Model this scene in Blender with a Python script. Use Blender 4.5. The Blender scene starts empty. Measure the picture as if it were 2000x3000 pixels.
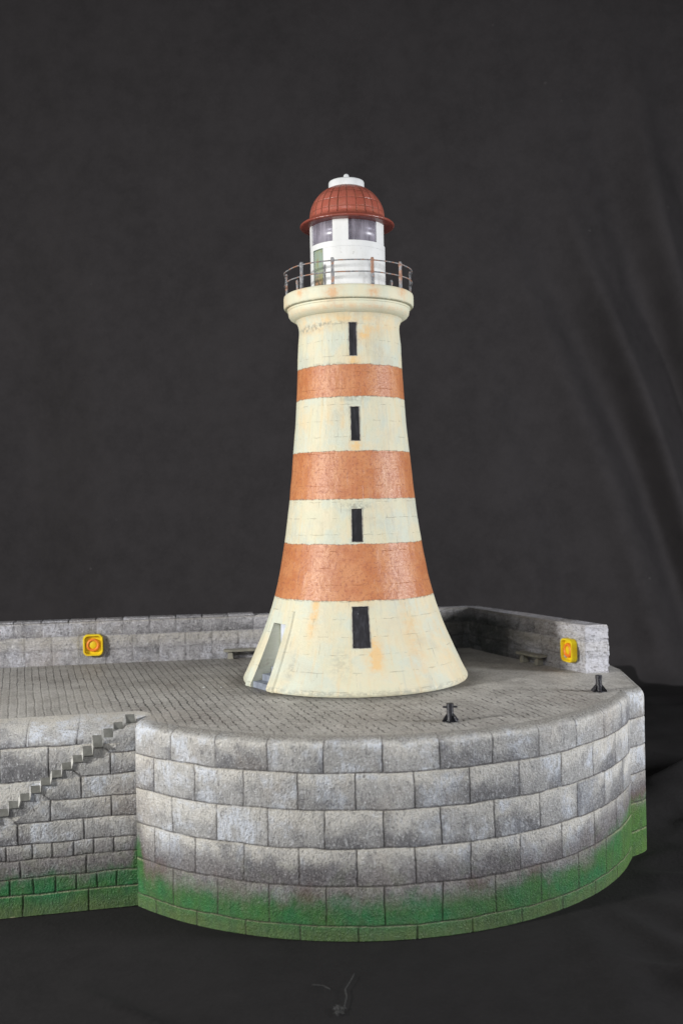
import bpy, bmesh, math, random
import numpy as np
from mathutils import Vector, Matrix
from mathutils.geometry import tessellate_polygon

K = 0.25            # one modelling unit is 25 cm: the whole model is about 70 cm tall
R_ = math.radians
sc = bpy.context.scene
COL = sc.collection

# ------------------------------------------------------------------ camera
cam_d = bpy.data.cameras.new('camera'); cam = bpy.data.objects.new('camera', cam_d); COL.objects.link(cam)
cam_d.sensor_fit = 'VERTICAL'; cam_d.sensor_height = 36.0; cam_d.sensor_width = 24.0
cam_d.lens = 2951.2 / 3000 * 36
cam_d.shift_y = -35.2 / 3000
cam_d.clip_start = 0.02; cam_d.clip_end = 60
cam.location = (0, 0, 1.0 * K)
cam.rotation_euler = (Matrix.Rotation(R_(90), 3, 'X') @ Matrix.Rotation(-0.0185, 3, 'Z')).to_euler()
cam_d.dof.use_dof = True; cam_d.dof.focus_distance = 5.15 * K; cam_d.dof.aperture_fstop = 5.0
sc.camera = cam
sc.render.resolution_x = 682; sc.render.resolution_y = 1024
# ------------------------------------------------------------------ world, lights, exposure
w = bpy.data.worlds.new('World'); sc.world = w; w.use_nodes = True
w.node_tree.nodes['Background'].inputs[0].default_value = (0.9, 0.95, 1.0, 1)
w.node_tree.nodes['Background'].inputs[1].default_value = 0.03
sc.view_settings.view_transform = 'Standard'; sc.view_settings.look = 'None'
sc.view_settings.exposure = 0; sc.view_settings.gamma = 1; sc.view_settings.use_curve_mapping = False

def area(name, az, dist, z, size, power, color, tgt=(0.06, 5.6, 1.0)):
    """az: degrees seen from the tower, 0 = towards the camera, + = right"""
    d = bpy.data.lights.new(name, 'AREA'); o = bpy.data.objects.new(name, d); COL.objects.link(o)
    d.shape = 'RECTANGLE'; d.size = size[0] * K; d.size_y = size[1] * K; d.energy = power; d.color = color
    p = Vector((0.06 + dist * math.sin(R_(az)), 5.7 - dist * math.cos(R_(az)), z)) * K
    o.location = p
    o.rotation_euler = (Vector(tgt) * K - p).to_track_quat('-Z', 'Y').to_euler()
    return o
area('left_softbox', -57, 7.5, 2.1, (0.5, 0.7), 36, (1.0, 0.985, 0.95))
area('right_softbox', 72, 7.0, 1.6, (1.3, 1.5), 28, (0.97, 0.98, 1.0))
area('front_fill', -8, 8.0, 4.2, (2.4, 1.6), 11, (0.98, 0.985, 1.0), (0.06, 5.0, 0.3))  # added fill lamp, evens out the two side lights from the front

# ------------------------------------------------------------------ helpers
def tag(o, label=None, cat=None, group=None, kind=None):
    if label: o['label'] = label
    if cat: o['category'] = cat
    if group: o['group'] = group
    if kind: o['kind'] = kind
    return o
ROOT = {}
def empty(name, loc, rz=0.0):
    o = bpy.data.objects.new(name, None); COL.objects.link(o)
    o.location = Vector(loc) * K; o.rotation_euler = (0, 0, rz); o.empty_display_size = 0.02
    return o
def link(name, me, mats, parent=None, smooth=False, loc=None):
    """mesh data already in the parent's space (model units); it is scaled to metres here"""
    me.transform(Matrix.Scale(K, 4))
    for m in (mats if isinstance(mats, (list, tuple)) else [mats]): me.materials.append(m)
    if smooth: me.shade_smooth()
    o = bpy.data.objects.new(name, me); COL.objects.link(o)
    if parent: o.parent = parent
    if loc is not None: o.location = Vector(loc) * K
    return o
def mesh_np(co, faces, attrs=None):
    me = bpy.data.meshes.new('m')
    co = np.asarray(co, dtype=np.float32); faces = np.asarray(faces, dtype=np.int32)
    nf, k = faces.shape
    me.vertices.add(len(co)); me.vertices.foreach_set('co', co.ravel())
    me.loops.add(nf * k); me.loops.foreach_set('vertex_index', faces.ravel())
    me.polygons.add(nf); me.polygons.foreach_set('loop_start', np.arange(0, nf * k, k, dtype=np.int32))
    me.update(calc_edges=True); me.validate()
    for n, a in (attrs or {}).items():
        at = me.attributes.new(n, 'FLOAT', 'POINT'); at.data.foreach_set('value', np.asarray(a, dtype=np.float32).ravel())
    return me
def grid_faces(nu, nv, wrap=False):
    i = np.arange(nu if wrap else nu - 1)[:, None]; j = np.arange(nv - 1)[None, :]
    i2 = (i + 1) % nu
    return np.stack([i * nv + j, i2 * nv + j, i2 * nv + j + 1, i * nv + j + 1], -1).reshape(-1, 4)
def bm_mesh(bm):
    bmesh.ops.recalc_face_normals(bm, faces=bm.faces)
    me = bpy.data.meshes.new('m'); bm.to_mesh(me); bm.free(); return me
def lathe(prof, n=96, closed_top=True, closed_bot=True, a0=None, a1=None):
    """profile of (radius, z), from bottom to top"""
    bm = bmesh.new(); rings = []
    full = a0 is None
    angs = [2 * math.pi * i / n for i in range(n)] if full else [a0 + (a1 - a0) * i / n for i in range(n + 1)]
    for r, z in prof:
        rings.append([bm.verts.new((r * math.sin(a), -r * math.cos(a), z)) for a in angs])
    m = len(angs)
    for A, B in zip(rings[:-1], rings[1:]):
        for i in range(m if full else m - 1):
            bm.faces.new((A[i], A[(i + 1) % m], B[(i + 1) % m], B[i]))
    if full and closed_bot: bm.faces.new(rings[0][::-1])
    if full and closed_top: bm.faces.new(rings[-1])
    return bm
def arc_block(r0, r1, z0, z1, a0, a1, n=24):
    bm = bmesh.new(); sec = []
    for i in range(n + 1):
        a = a0 + (a1 - a0) * i / n
        sec.append([bm.verts.new((r * math.sin(a), -r * math.cos(a), z)) for r, z in ((r0, z0), (r1, z0), (r1, z1), (r0, z1))])
    for A, B in zip(sec[:-1], sec[1:]):
        for k in range(4): bm.faces.new((A[k], A[(k + 1) % 4], B[(k + 1) % 4], B[k]))
    bm.faces.new(sec[0]); bm.faces.new(sec[-1][::-1])
    return bm
def hexa(bm, p):
    v = [bm.verts.new(q) for q in p]
    for f in ((0, 1, 2, 3), (7, 6, 5, 4), (0, 4, 5, 1), (1, 5, 6, 2), (2, 6, 7, 3), (3, 7, 4, 0)):
        bm.faces.new([v[i] for i in f])
    return v
def box(bm, x0, x1, y0, y1, z0, z1, top=(1, 1)):
    cx, cy = (x0 + x1) / 2, (y0 + y1) / 2; hx, hy = (x1 - x0) / 2, (y1 - y0) / 2
    hexa(bm, [(x0, y0, z0), (x1, y0, z0), (x1, y1, z0), (x0, y1, z0)] +
             [(cx + sx * hx * top[0], cy + sy * hy * top[1], z1) for sx, sy in ((-1, -1), (1, -1), (1, 1), (-1, 1))])
def tube_path(bm, pts, r, n=8, cap=True):
    pts = [Vector(p) for p in pts]; rings = []
    for i, p in enumerate(pts):
        d = (pts[min(i + 1, len(pts) - 1)] - pts[max(i - 1, 0)]).normalized()
        up = Vector((0, 0, 1)) if abs(d.z) < .9 else Vector((1, 0, 0))
        a = d.cross(up).normalized(); b = d.cross(a)
        rr = r(i) if callable(r) else r
        rings.append([bm.verts.new(p + rr * (math.cos(t) * a + math.sin(t) * b)) for t in [2 * math.pi * k / n for k in range(n)]])
    for A, B in zip(rings[:-1], rings[1:]):
        for k in range(n): bm.faces.new((A[k], A[(k + 1) % n], B[(k + 1) % n], B[k]))
    if cap: bm.faces.new(rings[0]); bm.faces.new(rings[-1][::-1])
def bevel(bm, off, seg=2):
    bmesh.ops.bevel(bm, geom=bm.edges[:], offset=off, segments=seg, affect='EDGES', profile=.6, clamp_overlap=True)

_r = np.random.RandomState(7)
def vnoise(x, y, seed=0):
    t = np.random.RandomState(seed).rand(256, 256)
    xi = np.floor(x).astype(int); yi = np.floor(y).astype(int); fx = x - xi; fy = y - yi
    fx = fx * fx * (3 - 2 * fx); fy = fy * fy * (3 - 2 * fy)
    g = lambda a, b: t[a % 256, b % 256]
    return ((g(xi, yi) * (1 - fx) + g(xi + 1, yi) * fx) * (1 - fy) + (g(xi, yi + 1) * (1 - fx) + g(xi + 1, yi + 1) * fx) * fy) * 2 - 1
def fbm(x, y, o=4, seed=0):
    s = 0; a = 1.0
    for k in range(o): s = s + a * vnoise(x * 2 ** k + 17 * k, y * 2 ** k + 5 * k, seed + k); a *= .5
    return s / 1.8

# ------------------------------------------------------------------ shader helper
class NT:
    def __init__(s, name):
        s.m = bpy.data.materials.new(name); s.m.use_nodes = True; s.t = s.m.node_tree
        s.b = s.t.nodes['Principled BSDF']; s.out = s.t.nodes['Material Output']
    def n(s, ty, **kw):
        x = s.t.nodes.new(ty)
        for k, v in kw.items(): setattr(x, k, v)
        return x
    def put(s, sock, v):
        if isinstance(v, bpy.types.NodeSocket): s.t.links.new(v, sock)
        elif isinstance(v, (tuple, list)):
            sock.default_value = tuple(v) + (1,) if (len(v) == 3 and sock.type == 'RGBA') else v
        elif sock.type == 'RGBA': sock.default_value = (v, v, v, 1)
        else: sock.default_value = v
    def ma(s, op, a, b=0.0, c=None, clamp=False):
        x = s.n('ShaderNodeMath', operation=op, use_clamp=clamp); s.put(x.inputs[0], a); s.put(x.inputs[1], b)
        if c is not None: s.put(x.inputs[2], c)
        return x.outputs[0]
    def add(s, a, b): return s.ma('ADD', a, b)
    def mul(s, a, b, clamp=False): return s.ma('MULTIPLY', a, b, clamp=clamp)
    def sub(s, a, b): return s.ma('SUBTRACT', a, b)
    def rng(s, v, a, b, c=0.0, d=1.0, smooth=True):
        x = s.n('ShaderNodeMapRange', interpolation_type='SMOOTHSTEP' if smooth else 'LINEAR'); x.clamp = True
        s.put(x.inputs['Value'], v); s.put(x.inputs['From Min'], a); s.put(x.inputs['From Max'], b)
        s.put(x.inputs['To Min'], c); s.put(x.inputs['To Max'], d); return x.outputs[0]
    def mix(s, f, a, b, blend='MIX'):
        x = s.n('ShaderNodeMix', data_type='RGBA', blend_type=blend); s.put(x.inputs[0], f); s.put(x.inputs[6], a); s.put(x.inputs[7], b)
        return x.outputs[2]
    def noise(s, vec, scale, detail=4.0, rough=.55, dist=0.0, col=False):
        x = s.n('ShaderNodeTexNoise'); s.put(x.inputs['Vector'], vec); x.inputs['Scale'].default_value = scale
        x.inputs['Detail'].default_value = detail; x.inputs['Roughness'].default_value = rough; x.inputs['Distortion'].default_value = dist
        return x.outputs['Color' if col else 'Fac']
    def vor(s, vec, scale, feature='F1', out='Distance'):
        x = s.n('ShaderNodeTexVoronoi', feature=feature); s.put(x.inputs['Vector'], vec); x.inputs['Scale'].default_value = scale
        return x.outputs[out]
    def pos(s):      # object space, in model units
        tc = s.n('ShaderNodeTexCoord'); return s.vm('MULTIPLY', tc.outputs['Object'], (1 / K,) * 3)
    def vm(s, op, a, b=(0, 0, 0)):
        x = s.n('ShaderNodeVectorMath', operation=op); s.put(x.inputs[0], a); s.put(x.inputs[1], b); return x.outputs[0]
    def xyz(s, v):
        x = s.n('ShaderNodeSeparateXYZ'); s.put(x.inputs[0], v); return x.outputs
    def com(s, a, b, c):
        x = s.n('ShaderNodeCombineXYZ'); s.put(x.inputs[0], a); s.put(x.inputs[1], b); s.put(x.inputs[2], c); return x.outputs[0]
    def attr(s, n):
        x = s.n('ShaderNodeAttribute', attribute_name=n); return x.outputs['Fac']
    def bump(s, h, strength=.5, dist=.01, prev=None):
        x = s.n('ShaderNodeBump'); s.put(x.inputs['Height'], h); x.inputs['Strength'].default_value = strength
        x.inputs['Distance'].default_value = dist * K
        if prev is not None: s.put(x.inputs['Normal'], prev)
        return x.outputs[0]
    def fin(s, col=None, rough=None, normal=None, spec=None, metal=None):
        if col is not None: s.put(s.b.inputs['Base Color'], col)
        if rough is not None: s.put(s.b.inputs['Roughness'], rough)
        if normal is not None: s.put(s.b.inputs['Normal'], normal)
        if spec is not None: s.put(s.b.inputs['Specular IOR Level'], spec)
        if metal is not None: s.put(s.b.inputs['Metallic'], metal)
        return s.m

# ------------------------------------------------------------------ shared geometry numbers (model units)
CX, CY, GZ = 0.0605, 5.697, -0.845
PR = 1.49
PC = Vector((0.067, 5.697, 0))                     # centre of the round pier head
AL = R_(12); AX = np.array([math.cos(AL), math.sin(AL)]); NX = np.array([math.sin(AL), -math.cos(AL)])
C0 = np.array([-0.957, 4.632])                     # where straight and round walls meet
D1 = np.array([1, .161]) / math.hypot(1, .161); P1 = np.array([-1.5612, 6.3222])   # back parapet, inner foot
P2 = np.array([0.832, 6.708]); D2 = np.array([0.44584, -0.89511])                  # right parapet
PH = 0.27

# ------------------------------------------------------------------ materials
def stone_mat(name, z_off=0.0, parapet=False, pale_shift=0.0, green=True):
    s = NT(name); P = s.pos(); X, Y, Z0 = s.xyz(P); Z = s.add(Z0, z_off)
    jd = s.attr('jd'); bv = s.attr('bv'); bu = s.attr('bu'); rnd = s.attr('rnd')
    big = s.noise(P, 2.2, 3, .5); mid = s.noise(P, 9, 5, .62, .4); 
    Pst = s.vm('MULTIPLY', P, (1, 1, .38)); streak = s.noise(Pst, 44, 5, .68)
    fine = s.noise(P, 260, 2, .7); grit = s.noise(s.vm('MULTIPLY', P, (1, 1, .75)), 125, 3, .65)
    shade_lit = s.attr('shade_lit') if parapet else None  # shadow (positive) and lit end (negative) painted into the parapet colour
    off = s.mul(rnd, 7.3); Pb = s.vm('ADD', P, s.com(off, off, off)); blk = s.noise(Pb, 5.5, 4, .6, .4)
    stroke = s.noise(s.vm('MULTIPLY', P, (1, 1, 1.9) if parapet else (1, 1, .33)), 70 if not parapet else 46, 3, .7)
    if parapet: base, pale, dark, blue = (.27, .265, .285), (.50, .49, .52), (.060, .062, .070), (.66, .67, .76)
    else:       base, pale, dark, blue = (.42, .415, .41), (.76, .735, .68), (.095, .095, .108), (.74, .80, .91)
    nn_ = s.add(s.mul(blk, .5), s.mul(mid, .5))
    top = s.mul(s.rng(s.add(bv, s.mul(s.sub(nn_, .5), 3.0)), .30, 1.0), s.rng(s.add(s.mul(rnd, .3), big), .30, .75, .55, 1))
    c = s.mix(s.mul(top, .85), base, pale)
    b1 = s.mul(s.rng(s.noise(Pb, 4.3, 4, .65), .50, .62), s.rng(stroke, .38, .60, .25, 1)); c = s.mix(s.mul(b1, .75), c, blue)
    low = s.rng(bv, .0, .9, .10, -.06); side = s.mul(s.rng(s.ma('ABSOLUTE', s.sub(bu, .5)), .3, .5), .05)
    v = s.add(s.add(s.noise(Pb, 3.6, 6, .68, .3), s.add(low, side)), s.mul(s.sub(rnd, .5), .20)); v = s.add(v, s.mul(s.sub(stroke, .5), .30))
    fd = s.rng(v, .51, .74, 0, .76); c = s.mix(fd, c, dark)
    warm = s.rng(s.noise(P, 3.1, 3), .52, .70); c = s.mix(s.mul(warm, .30), c, (.42, .345, .27))
    # dry brushed grain; the palest grit is painted in as glints
    c = s.mix(s.rng(stroke, .54, .72, 0, .55), c, (.74, .75, .78)); c = s.mix(s.rng(stroke, .46, .30, 0, .55), c, dark)
    c = s.mix(s.rng(grit, .56, .70, 0, .6), c, (.86, .87, .90)); c = s.mix(s.rng(grit, .45, .32, 0, .55), c, dark)
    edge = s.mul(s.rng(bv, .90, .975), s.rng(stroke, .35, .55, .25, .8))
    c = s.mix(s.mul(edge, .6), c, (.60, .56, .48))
    if not parapet:      # paving grime spills over the rounded rim
        sp_ = s.mul(s.rng(s.add(Z, s.mul(s.sub(mid, .5), .05)), -.030, -.004), s.rng(X, -1.02, -.92)); c = s.mix(s.mul(sp_, .75), c, s.mix(s.rng(grit, .4, .6), (.13, .125, .115), (.36, .35, .33)))
    if parapet:
        c = s.mix(s.mul(s.rng(shade_lit, 0, -1), s.rng(s.add(stroke, s.mul(mid, .6)), .62, .90, .05, .7)), c, (.78, .78, .84))  # brightness of the lit end painted in as paler colour
        wv_ = s.mul(s.ma('MAXIMUM', shade_lit, 0.0), s.rng(s.add(mid, s.mul(streak, .5)), 1.10, .72, .62, 1)); c = s.mix(s.mul(wv_, .95), c, (.020, .027, .027))  # tower's shadow deepened with dark colour
    if green:
        zz = s.add(Z, s.add(s.mul(s.sub(mid, .5), .16), s.mul(s.sub(streak, .5), .10)))
        rise = s.add(s.mul(s.rng(X, .9, 1.45), .10), s.mul(s.rng(s.ma('ABSOLUTE', s.add(X, 1.026)), .045, .0), .13))
        zz = s.sub(zz, rise)
        soot = s.mul(s.rng(zz, -.45, -.63), s.rng(streak, .25, .6, .6, 1.0)); c = s.mix(s.mul(soot, .85), c, s.mix(s.rng(grit, .4, .65), (.085, .075, .08), (.20, .18, .185)))
        purp = s.mul(s.rng(s.noise(P, 5, 3), .5, .62), s.rng(zz, -.60, -.66)); c = s.mix(s.mul(purp, .6), c, (.13, .05, .05))
        g = s.rng(s.add(zz, s.mul(s.sub(stroke, .5), .06)), -.62, -.73)
        gc = s.mix(s.rng(s.noise(P, 4.2, 4), .38, .62), (.006, .180, .048), (.045, .165, .030))
        gc = s.mix(s.rng(Z, -.75, -.83, 0, .7), gc, (.115, .165, .050))
        gc = s.mix(s.mul(s.rng(X, 1.05, 1.4), .7), gc, (.085, .21, .022))
        gc = s.mix(s.rng(streak, .60, .36, 0, .45), gc, (.012, .060, .020)); gc = s.mix(s.rng(grit, .60, .74, 0, .4), gc, (.35, .48, .30))  # pale glints painted into the green
        c = s.mix(s.mul(g, .95), c, gc)
        c = s.mix(s.mul(s.mul(g, edge), .75), c, (.46, .45, .28))
        lift = s.mul(s.rng(zz, -.45, -.60), s.rng(mid, .5, .62)); c = s.mix(s.mul(lift, .25), c, (.09, .12, .04))
    jn = s.mul(jd, s.rng(s.noise(P, 30, 2), .30, .5, .45, 1))
    c = s.mix(s.mul(jn, .22 if parapet else .93), c, (.028, .019, .016))
    h = s.add(s.mul(grit, 1.0), s.mul(fine, .6))
    nrm = s.bump(h, .9 if not parapet else 1.0, .009 if not parapet else .014); nrm = s.bump(mid, .3, .008, nrm)
    return s.fin(c, s.rng(grit, .3, .7, .62, .42), nrm, .5)

def deck_mat():
    s = NT('paving'); P = s.pos(); X, Y, Z = s.xyz(P)
    wob = s.noise(P, 9, 2); wc = s.mul(s.sub(wob, .5), .02)
    # pier axes
    ca, sa = math.cos(R_(17.8)), math.sin(R_(17.8)); u = s.add(s.add(s.mul(X, ca), s.mul(Y, sa)), wc); v = s.add(s.sub(s.mul(Y, ca), s.mul(X, sa)), wc)
    S = .0405
    uu = s.ma('DIVIDE', u, S); row = s.ma('FLOOR', uu)
    du = s.ma('ABSOLUTE', s.sub(s.ma('FRACT', uu), .5))
    vv = s.add(s.ma('DIVIDE', v, .062), s.mul(s.ma('FLOORED_MODULO', row, 2.0), .5))
    dv = s.ma('ABSOLUTE', s.sub(s.ma('FRACT', vv), .5))
    r = s.ma('SQRT', s.add(s.mul(X, X), s.mul(Y, Y)))
    brk = s.noise(s.com(row, s.mul(v, 9), 0), 1.3, 3, .6)
    l1 = s.mul(s.rng(du, .42, .49), s.rng(brk, .36, .52)); l2 = s.mul(s.rng(dv, .44, .49), s.rng(s.noise(P, 11, 2), .40, .6, .0, .8))
    dot = s.mul(s.mul(s.rng(du, .30, .42), s.rng(dv, .14, .32)), s.mul(s.rng(s.noise(P, 17, 3, .7), .44, .56), s.rng(Y, -.2, -.55)))
    head = s.rng(s.add(r, s.mul(s.rng(X, -1.1, -.7), 0)), 1.6, 1.35)
    left = s.rng(X, -.35, -.75)
    jn = s.ma('MAXIMUM', s.mul(s.ma('MAXIMUM', l1, l2), s.add(s.mul(left, .75), .10)), s.mul(dot, .8))
    mid = s.noise(P, 5, 5, .6); grit = s.noise(P, 95, 3, .65); big = s.noise(P, 1.6, 3)
    c = s.mix(s.rng(mid, .35, .65), (.36, .34, .315), (.62, .60, .565))
    c = s.mix(s.rng(big, .5, .65, 0, .5), c, (.25, .20, .165))
    setc = s.noise(s.com(row, s.ma('FLOOR', vv), 3), 3.7, 0); c = s.mix(.5, c, s.mix(setc, (.26, .25, .24), (.58, .57, .54)), 'MIX')
    c = s.mix(s.rng(grit, .55, .70, 0, .7), c, (.72, .71, .69)); c = s.mix(s.rng(grit, .45, .32, 0, .6), c, (.08, .076, .07))
    # kerb stones at the rim are paler and unpaved
    nf = s.sub(s.mul(X, NX[0]), s.mul(Y, -NX[1]))                       # distance along the front normal
    e1 = s.mul(s.rng(s.add(r, s.mul(s.sub(mid, .5), .10)), 1.33, 1.45), s.rng(Y, -.1, -.3))
    e2 = s.mul(s.rng(s.add(nf, s.mul(s.sub(mid, .5), .08)), .66, .74), s.rng(X, -.8, -1.0))
    ed = s.ma('MAXIMUM', e1, s.mul(e2, 1.0), clamp=True)
    # contact shadow painted into the deck colour round the tower foot
    contact_shade = s.mul(s.rng(s.add(r, s.mul(s.sub(mid, .5), .1)), .76, .63), .6)
    c = s.mix(contact_shade, c, (.055, .05, .045))
    back = s.rng(Y, .1, .75, 0, .35); c = s.mix(back, c, (.09, .09, .085))  # deck colour deepened towards the back to add to the shadow
    c = s.mix(s.mul(e1, .15), c, (.42, .40, .36)); c = s.mix(s.mul(e2, .6), c, (.52, .49, .45))
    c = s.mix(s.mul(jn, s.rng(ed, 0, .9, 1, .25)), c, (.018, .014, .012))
    h = s.sub(s.add(grit, s.mul(mid, .3)), s.mul(jn, 1.2))
    return s.fin(c, s.rng(grit, .3, .7, .7, .45), s.bump(h, .85, .010), .4)

def rust_masks(s, phi, z, lst, nz):
    tot = None
    for (p, zc, wp, wz, a) in lst:
        dx = s.ma('DIVIDE', s.sub(phi, R_(p)), R_(wp)); dz = s.ma('DIVIDE', s.sub(z, zc), wz)
        g = s.ma('EXPONENT', s.mul(s.add(s.mul(dx, dx), s.mul(dz, dz)), -1.0)); g = s.mul(g, a)
        tot = g if tot is None else s.add(tot, g)
    return s.mul(tot, nz, clamp=True)

def tower_mat():
    s = NT('tower_paint'); P = s.pos(); X, Y, Z = s.xyz(P)
    phi = s.ma('ARCTAN2', X, s.mul(Y, -1.0))
    cyl = s.com(s.mul(phi, .4), Z, 0)
    n1 = s.noise(cyl, 9, 5, .6); n2 = s.noise(cyl, 55, 4, .65); n3 = s.noise(cyl, 190, 3, .6)
    ps = s.com(s.mul(phi, 1.3), s.mul(Z, .25), 0); st = s.noise(ps, 12, 5, .6)
    # ashlar joints scored in the paint
    wv = s.mul(s.sub(s.noise(cyl, 18, 3), .5), .012)
    zr = s.ma('DIVIDE', s.add(s.sub(Z, .03), wv), .0872); row = s.ma('FLOOR', zr); dz = s.ma('ABSOLUTE', s.sub(s.ma('FRACT', zr), .5))
    hsh = s.ma('FRACT', s.mul(s.ma('SINE', s.mul(row, 12.9898)), 43758.5))
    ur = s.add(s.add(s.mul(s.add(phi, wv), 9 / (2 * math.pi)), s.mul(row, .5)), s.mul(hsh, .32)); du = s.ma('ABSOLUTE', s.sub(s.ma('FRACT', ur), .5))
    ur2 = s.mul(ur, 2.0); du2 = s.ma('ABSOLUTE', s.sub(s.ma('FRACT', ur2), .5))
    broken = s.rng(s.noise(cyl, 14, 4, .7), .47, .62); broken2 = s.rng(s.noise(s.vm('ADD', cyl, (5, 3, 1)), 12, 3, .7), .50, .62)
    lh = s.mul(s.rng(dz, .478, .4965), broken); lv = s.mul(s.rng(du, .4935, .4992), broken); lv2 = s.mul(s.rng(du2, .488, .4985), s.mul(broken2, .7))
    jn = s.ma('MAXIMUM', lh, s.ma('MAXIMUM', lv, lv2))
    # bands
    zb = s.add(Z, s.mul(s.sub(s.noise(cyl, 16, 3), .5), .016))
    def band(a, b): return s.mul(s.rng(zb, a, a + .003), s.rng(zb, b + .003, b))
    red = s.add(s.add(band(1.554, 1.727), band(1.003, 1.26)), band(.470, .764))
    be = None
    for q in (1.554, 1.727, 1.003, 1.26, .470, .764):
        g = s.rng(s.ma('ABSOLUTE', s.sub(zb, q + .001)), .006, .001); be = g if be is None else s.add(be, g)
    # cream paint
    c = s.mix(s.rng(n1, .36, .62), (.70, .68, .51), (.74, .68, .50)); c = s.mix(s.rng(s.noise(cyl, 5, 4, .6), .44, .6), c, (.65, .68, .57))
    c = s.mix(s.rng(st, .52, .70, 0, .5), c, (.76, .60, .35)); c = s.mix(s.rng(st, .44, .32, 0, .45), c, (.56, .56, .48))
    c = s.mix(s.rng(n2, .60, .76, 0, .4), c, (.45, .43, .36))
    pits = s.mul(s.rng(n3, .665, .72), s.rng(n1, .45, .6)); c = s.mix(s.mul(pits, .5), c, (.12, .11, .09))
    ru = rust_masks(s, phi, Z, [(4, 1.745, 6, .035, 1.5), (4, 1.29, 6, .035, 1.5), (-9, 1.45, 2.5, .10, .7), (-27, .44, 2.5, .05, 1.1), (15, 1.89, 9, .05, 1.3), (10, .20, 4.5, .085, 1.8), (4, .475, 12, .03, .9),
                                (-46, 1.93, 24, .03, .8), (40, 1.93, 20, .03, .7), (36, .30, 7, .25, .7), (-28, .35, 3, .10, .9), (62, .25, 12, .3, .45), (-58, 1.4, 10, .10, .4), (-20, 1.42, 6, .08, .4),
                                (-10, 1.975, 60, .02, .8), (0, 2.015, 80, .02, .55)],
                    s.rng(s.noise(cyl, 16, 5, .7), .35, .62, .15, 1))
    c = s.mix(s.mul(ru, .75), c, (.84, .52, .20))
    gr = rust_masks(s, phi, Z, [(-52, 1.94, 22, .018, 1.1), (-20, 1.955, 25, .01, .8), (-30, 1.73, 40, .010, .7), (-8, .16, 6, .08, .35), (-36, .13, 2, .06, .8), (3, 1.545, 12, .02, .8), (3, .965, 12, .02, 1.0),(0,.02,180,.012,.6)],
                    s.rng(s.noise(cyl, 40, 4, .7), .40, .60, .0, 1))
    c = s.mix(s.mul(gr, .75), c, (.23, .22, .18))
    c = s.mix(s.mul(s.rng(s.noise(cyl, 3.2, 5, .65), .50, .68), .45), c, (.55, .50, .38)); c = s.mix(s.mul(jn, .55), c, (.24, .21, .16))
    # terracotta paint
    o = s.mix(s.rng(n1, .38, .60), (.62, .26, .108), (.54, .195, .075)); o = s.mix(s.rng(n2, .50, .66, 0, .6), o, (.33, .10, .055))
    o = s.mix(s.rng(n3, .60, .72, 0, .35), o, (.78, .50, .40)); o = s.mix(s.rng(n3, .44, .34, 0, .4), o, (.28, .085, .05)); o = s.mix(s.rng(st, .56, .7, 0, .3), o, (.60, .28, .10))
    o = s.mix(s.mul(jn, .62), o, (.22, .06, .04))
    c = s.mix(red, c, o)
    c = s.mix(s.mul(be, s.rng(n2, .42, .60, 0, .7)), c, (.22, .15, .11))
    h = s.sub(s.add(s.mul(n3, .5), n2), s.mul(jn, .8)); h = s.add(h, s.mul(red, .5))
    rough = s.mix(red, s.rng(n2, .3, .7, .50, .66), s.rng(n2, .3, .7, .34, .50))
    return s.fin(c, rough, s.bump(h, .42, .006), s.mix(red, .35, .62))

def simple(name, col, rough=.6, col2=None, sc_=20, bumps=.3, bd=.003, spec=.4, metal=0.0, detail=4):
    s = NT(name); P = s.pos(); n = s.noise(P, sc_, detail, .6); f = s.noise(P, sc_ * 6, 3, .6)
    c = s.mix(s.rng(n, .38, .64), col, col2 or tuple(x * .75 for x in col))
    return s.fin(c, rough, s.bump(s.add(n, f), bumps, bd), spec, metal)

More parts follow.
